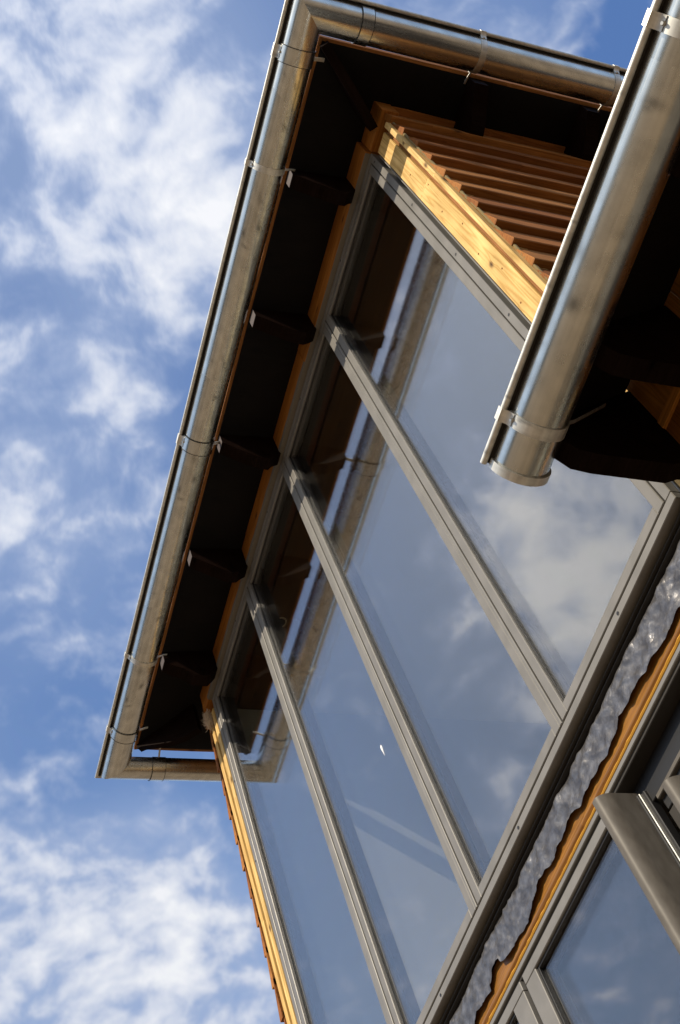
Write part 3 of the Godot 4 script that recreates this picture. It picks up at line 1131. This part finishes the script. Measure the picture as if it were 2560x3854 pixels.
func gutters() -> void:
	# gutter of the tall house: front run and both returns, mitred at the corners
	var y := 3.795
	var zc := 0.557
	var xn := 0.700
	var xf := -4.747
	var g := thing("roof_gutter", "long zinc half-round gutter turning both corners of the upper eaves", "gutter", Vector3(-2.0, y, zc))
	var fo := Vector3(0, 0, 1)
	var no := Vector3(1, 0, 0)
	var lo := Vector3(-1, 0, 0)
	gutter_piece("front_run", Vector3(xf, y, zc), Vector3(xn, y, zc), fo, 1.0, 1.0, M.zinc, g)
	gutter_piece("side_run", Vector3(xn, y, zc), Vector3(xn, y, -4.4), no, 1.0, 0.0, M.zinc, g)
	gutter_piece("side_run", Vector3(xf, y, -4.4), Vector3(xf, y, zc), lo, 0.0, 1.0, M.zinc, g)
	for x in [[0.425, 0.512], [-2.027, -1.937], [-4.44, -4.36]]:
		sleeve(Vector3(x[0], y, zc), Vector3(x[1], y, zc), fo, g)
		bracket(Vector3((x[0] + x[1]) * 0.5, y, zc), Vector3(1, 0, 0), fo, g, 0.07 if x[0] > -4.0 else 0.05)
	for x in [-0.165, -1.05, -2.87, -3.72]:
		if x != -1.05 and x != -2.87:
			bracket(Vector3(x, y, zc), Vector3(1, 0, 0), fo, g, 0.036)
	sleeve(Vector3(xn, y, 0.20), Vector3(xn, y, 0.268), no, g)
	for z in [-0.470, -1.35, -2.2]:
		bracket(Vector3(xn, y, z), Vector3(0, 0, 1), no, g, 0.036)
	sleeve(Vector3(xf, y, 0.205), Vector3(xf, y, 0.30), lo, g)
	bracket(Vector3(xf, y, 0.252), Vector3(0, 0, 1), lo, g, 0.045)
	# gutter of the wing, with a stop end beside the tall windows
	var yl := -0.030
	var zl := 0.611
	var x0 := 0.072
	var g2 := thing("roof_gutter", "nearer zinc gutter along the lower eave, ending in a round stop end over the glass", "gutter", Vector3(1.5, yl, zl))
	gutter_piece("front_run", Vector3(x0, yl, zl), Vector3(4.2, yl, zl), fo, 0.0, 0.0, M.zinc, g2)
	var cap := begin()
	var ring := []
	for q in trough(R + 0.0085, false):
		ring.append(q)
	gutter_run(cap, ring, Vector3(x0 - 0.004, yl, zl), Vector3(x0 + 0.026, yl, zl), fo, 0.0, 0.0, true, true)
	put("stop_end", cap, M.zinc_bright, g2)
	for x in [0.250, 1.458, 2.6]:
		bracket(Vector3(x, yl, zl), Vector3(1, 0, 0), fo, g2, 0.044, 0.20, 0.85)


# ---------------------------------------------------------------- small things
func small_things() -> void:
	# crumpled foil hanging from under the tall windows over the sill beam
	var st := begin()
	var nx := 420
	var ny := 18
	var grid := []
	var fn := noise(401, 1.0, 5)
	var edge := noise(402, 1.0, 3)
	for i in nx + 1:
		var x := -4.05 + 4.12 * i / nx
		var col := []
		var low := -0.268 + 0.040 * edge.get_noise_1d(x * 3.6) + 0.009 * edge.get_noise_1d(x * 8.0 + 50.0)
		if x < -2.02 and x > -2.16:
			low += 0.02
		for j in ny + 1:
			var t := float(j) / ny
			var y := lerpf(-0.078, low, t)
			var z := lerpf(-0.070, -0.038, smoothstep(0.02, 0.22, t)) + 0.012 * t * t + 0.008 * edge.get_noise_2d(x * 5.0, y * 5.0) + 0.007 * pow(1.0 - absf(fn.get_noise_2d(x * 4.5 + y * 5.0, y * 3.0 - x * 1.5)), 5.0) + 0.0012 * fn.get_noise_2d(x * 30.0, y * 8.0) + maxf(0.0, t - 0.7) * 0.02
			col.append(Vector3(x, y, maxf(z, -0.076 if y > -0.19 else -0.031)))
		grid.append(col)
	for i in nx:
		for j in ny:
			var p := [grid[i][j], grid[i + 1][j], grid[i + 1][j + 1], grid[i][j + 1]]
			var n := []
			for q in [[i, j], [i + 1, j], [i + 1, j + 1], [i, j + 1]]:
				var dx: Vector3 = grid[mini(q[0] + 1, nx)][q[1]] - grid[maxi(q[0] - 1, 0)][q[1]]
				var dy: Vector3 = grid[q[0]][maxi(q[1] - 1, 0)] - grid[q[0]][mini(q[1] + 1, ny)]
				n.append(dx.cross(dy).normalized())
			quad(st, p, n, [Vector2(p[0].x, p[0].y), Vector2(p[1].x, p[1].y), Vector2(p[2].x, p[2].y), Vector2(p[3].x, p[3].y)])
	st.generate_tangents()
	var f := put("flashing_foil", st, M.foil, self)
	f.set_meta("label", "crumpled grey metal foil strip hanging under the tall windows above the wooden sill beam")
	f.set_meta("category", "foil")
	# tuft of pale insulation at the far top corner
	var tf := begin()
	var r2 := RandomNumberGenerator.new()
	r2.seed = 5
	for k in 420:
		var c := Vector3(-4.118 + r2.randf_range(-0.022, 0.018), 3.625 + r2.randf_range(-0.075, 0.06), 0.012 + r2.randf_range(-0.012, 0.022))
		var last := c
		var dir := Vector3(r2.randf_range(-1, 0.5), r2.randf_range(-1, 1), r2.randf_range(-0.3, 1)).normalized()
		for s in 5:
			dir = (dir + Vector3(r2.randf_range(-1, 1), r2.randf_range(-1, 1), r2.randf_range(-1, 1)) * 1.1).normalized()
			var nxt: Vector3 = last + dir * 0.010
			rod(tf, last, nxt, 0.0026 * (1.0 - s * 0.16), 5, 0.0026 * (1.0 - (s + 1) * 0.16))
			last = nxt
	var tuft := put("insulation_tuft", tf, M.wool_pale, self)
	tuft.set_meta("label", "pale fluffy insulation tuft sticking out at the far top corner of the glazing")
	tuft.set_meta("category", "insulation")
	# ceiling light seen through the glass
	var l := thing("ceiling_light", "small round recessed light in the ceiling behind the tall windows", "light", Vector3(-3.24, 3.655, -0.30))
	var lr := begin()
	var rings := []
	for q in [[0.034, 0.0], [0.037, -0.006], [0.043, -0.006], [0.046, 0.0]]:
		var ring := []
		for k in 28:
			var t := TAU * k / 28.0
			ring.append(Vector3(-3.24 + cos(t) * q[0], 3.654 + q[1], -0.30 + sin(t) * q[0]))
		rings.append(ring)
	loft(lr, rings, false)
	put("ring", lr, M.lamp_ring, l)
	var lb := begin()
	rod(lb, Vector3(-3.24, 3.654, -0.30), Vector3(-3.24, 3.6505, -0.30), 0.034, 24)
	put("bulb_recess", lb, M.gasket, l)
	# white paper label behind the glass, near the head of the first window
	var lab := begin()
	box(lab, Vector3(-0.918, 3.6572, -0.101), Vector3(-0.838, 3.6596, -0.0775), 0.0003)
	var pl := put("paper_label", lab, M.paper, self)
	pl.set_meta("label", "small white paper label stuck inside the head of the nearest tall window")
	pl.set_meta("category", "label")
	# white bird dropping on the outer pane
	var bd := begin()
	var zg := PANE_Z + 0.0003
	var shape := [[-2.252, 1.262], [-2.240, 1.268], [-2.233, 1.252], [-2.238, 1.220], [-2.242, 1.190], [-2.246, 1.218], [-2.250, 1.240]]
	prism(bd, shape, 2, zg, zg + 0.0015)
	var b := put("bird_dropping", bd, M.dropping, self)
	b.set_meta("label", "small white bird dropping streak on the third tall pane")
	b.set_meta("category", "dropping")
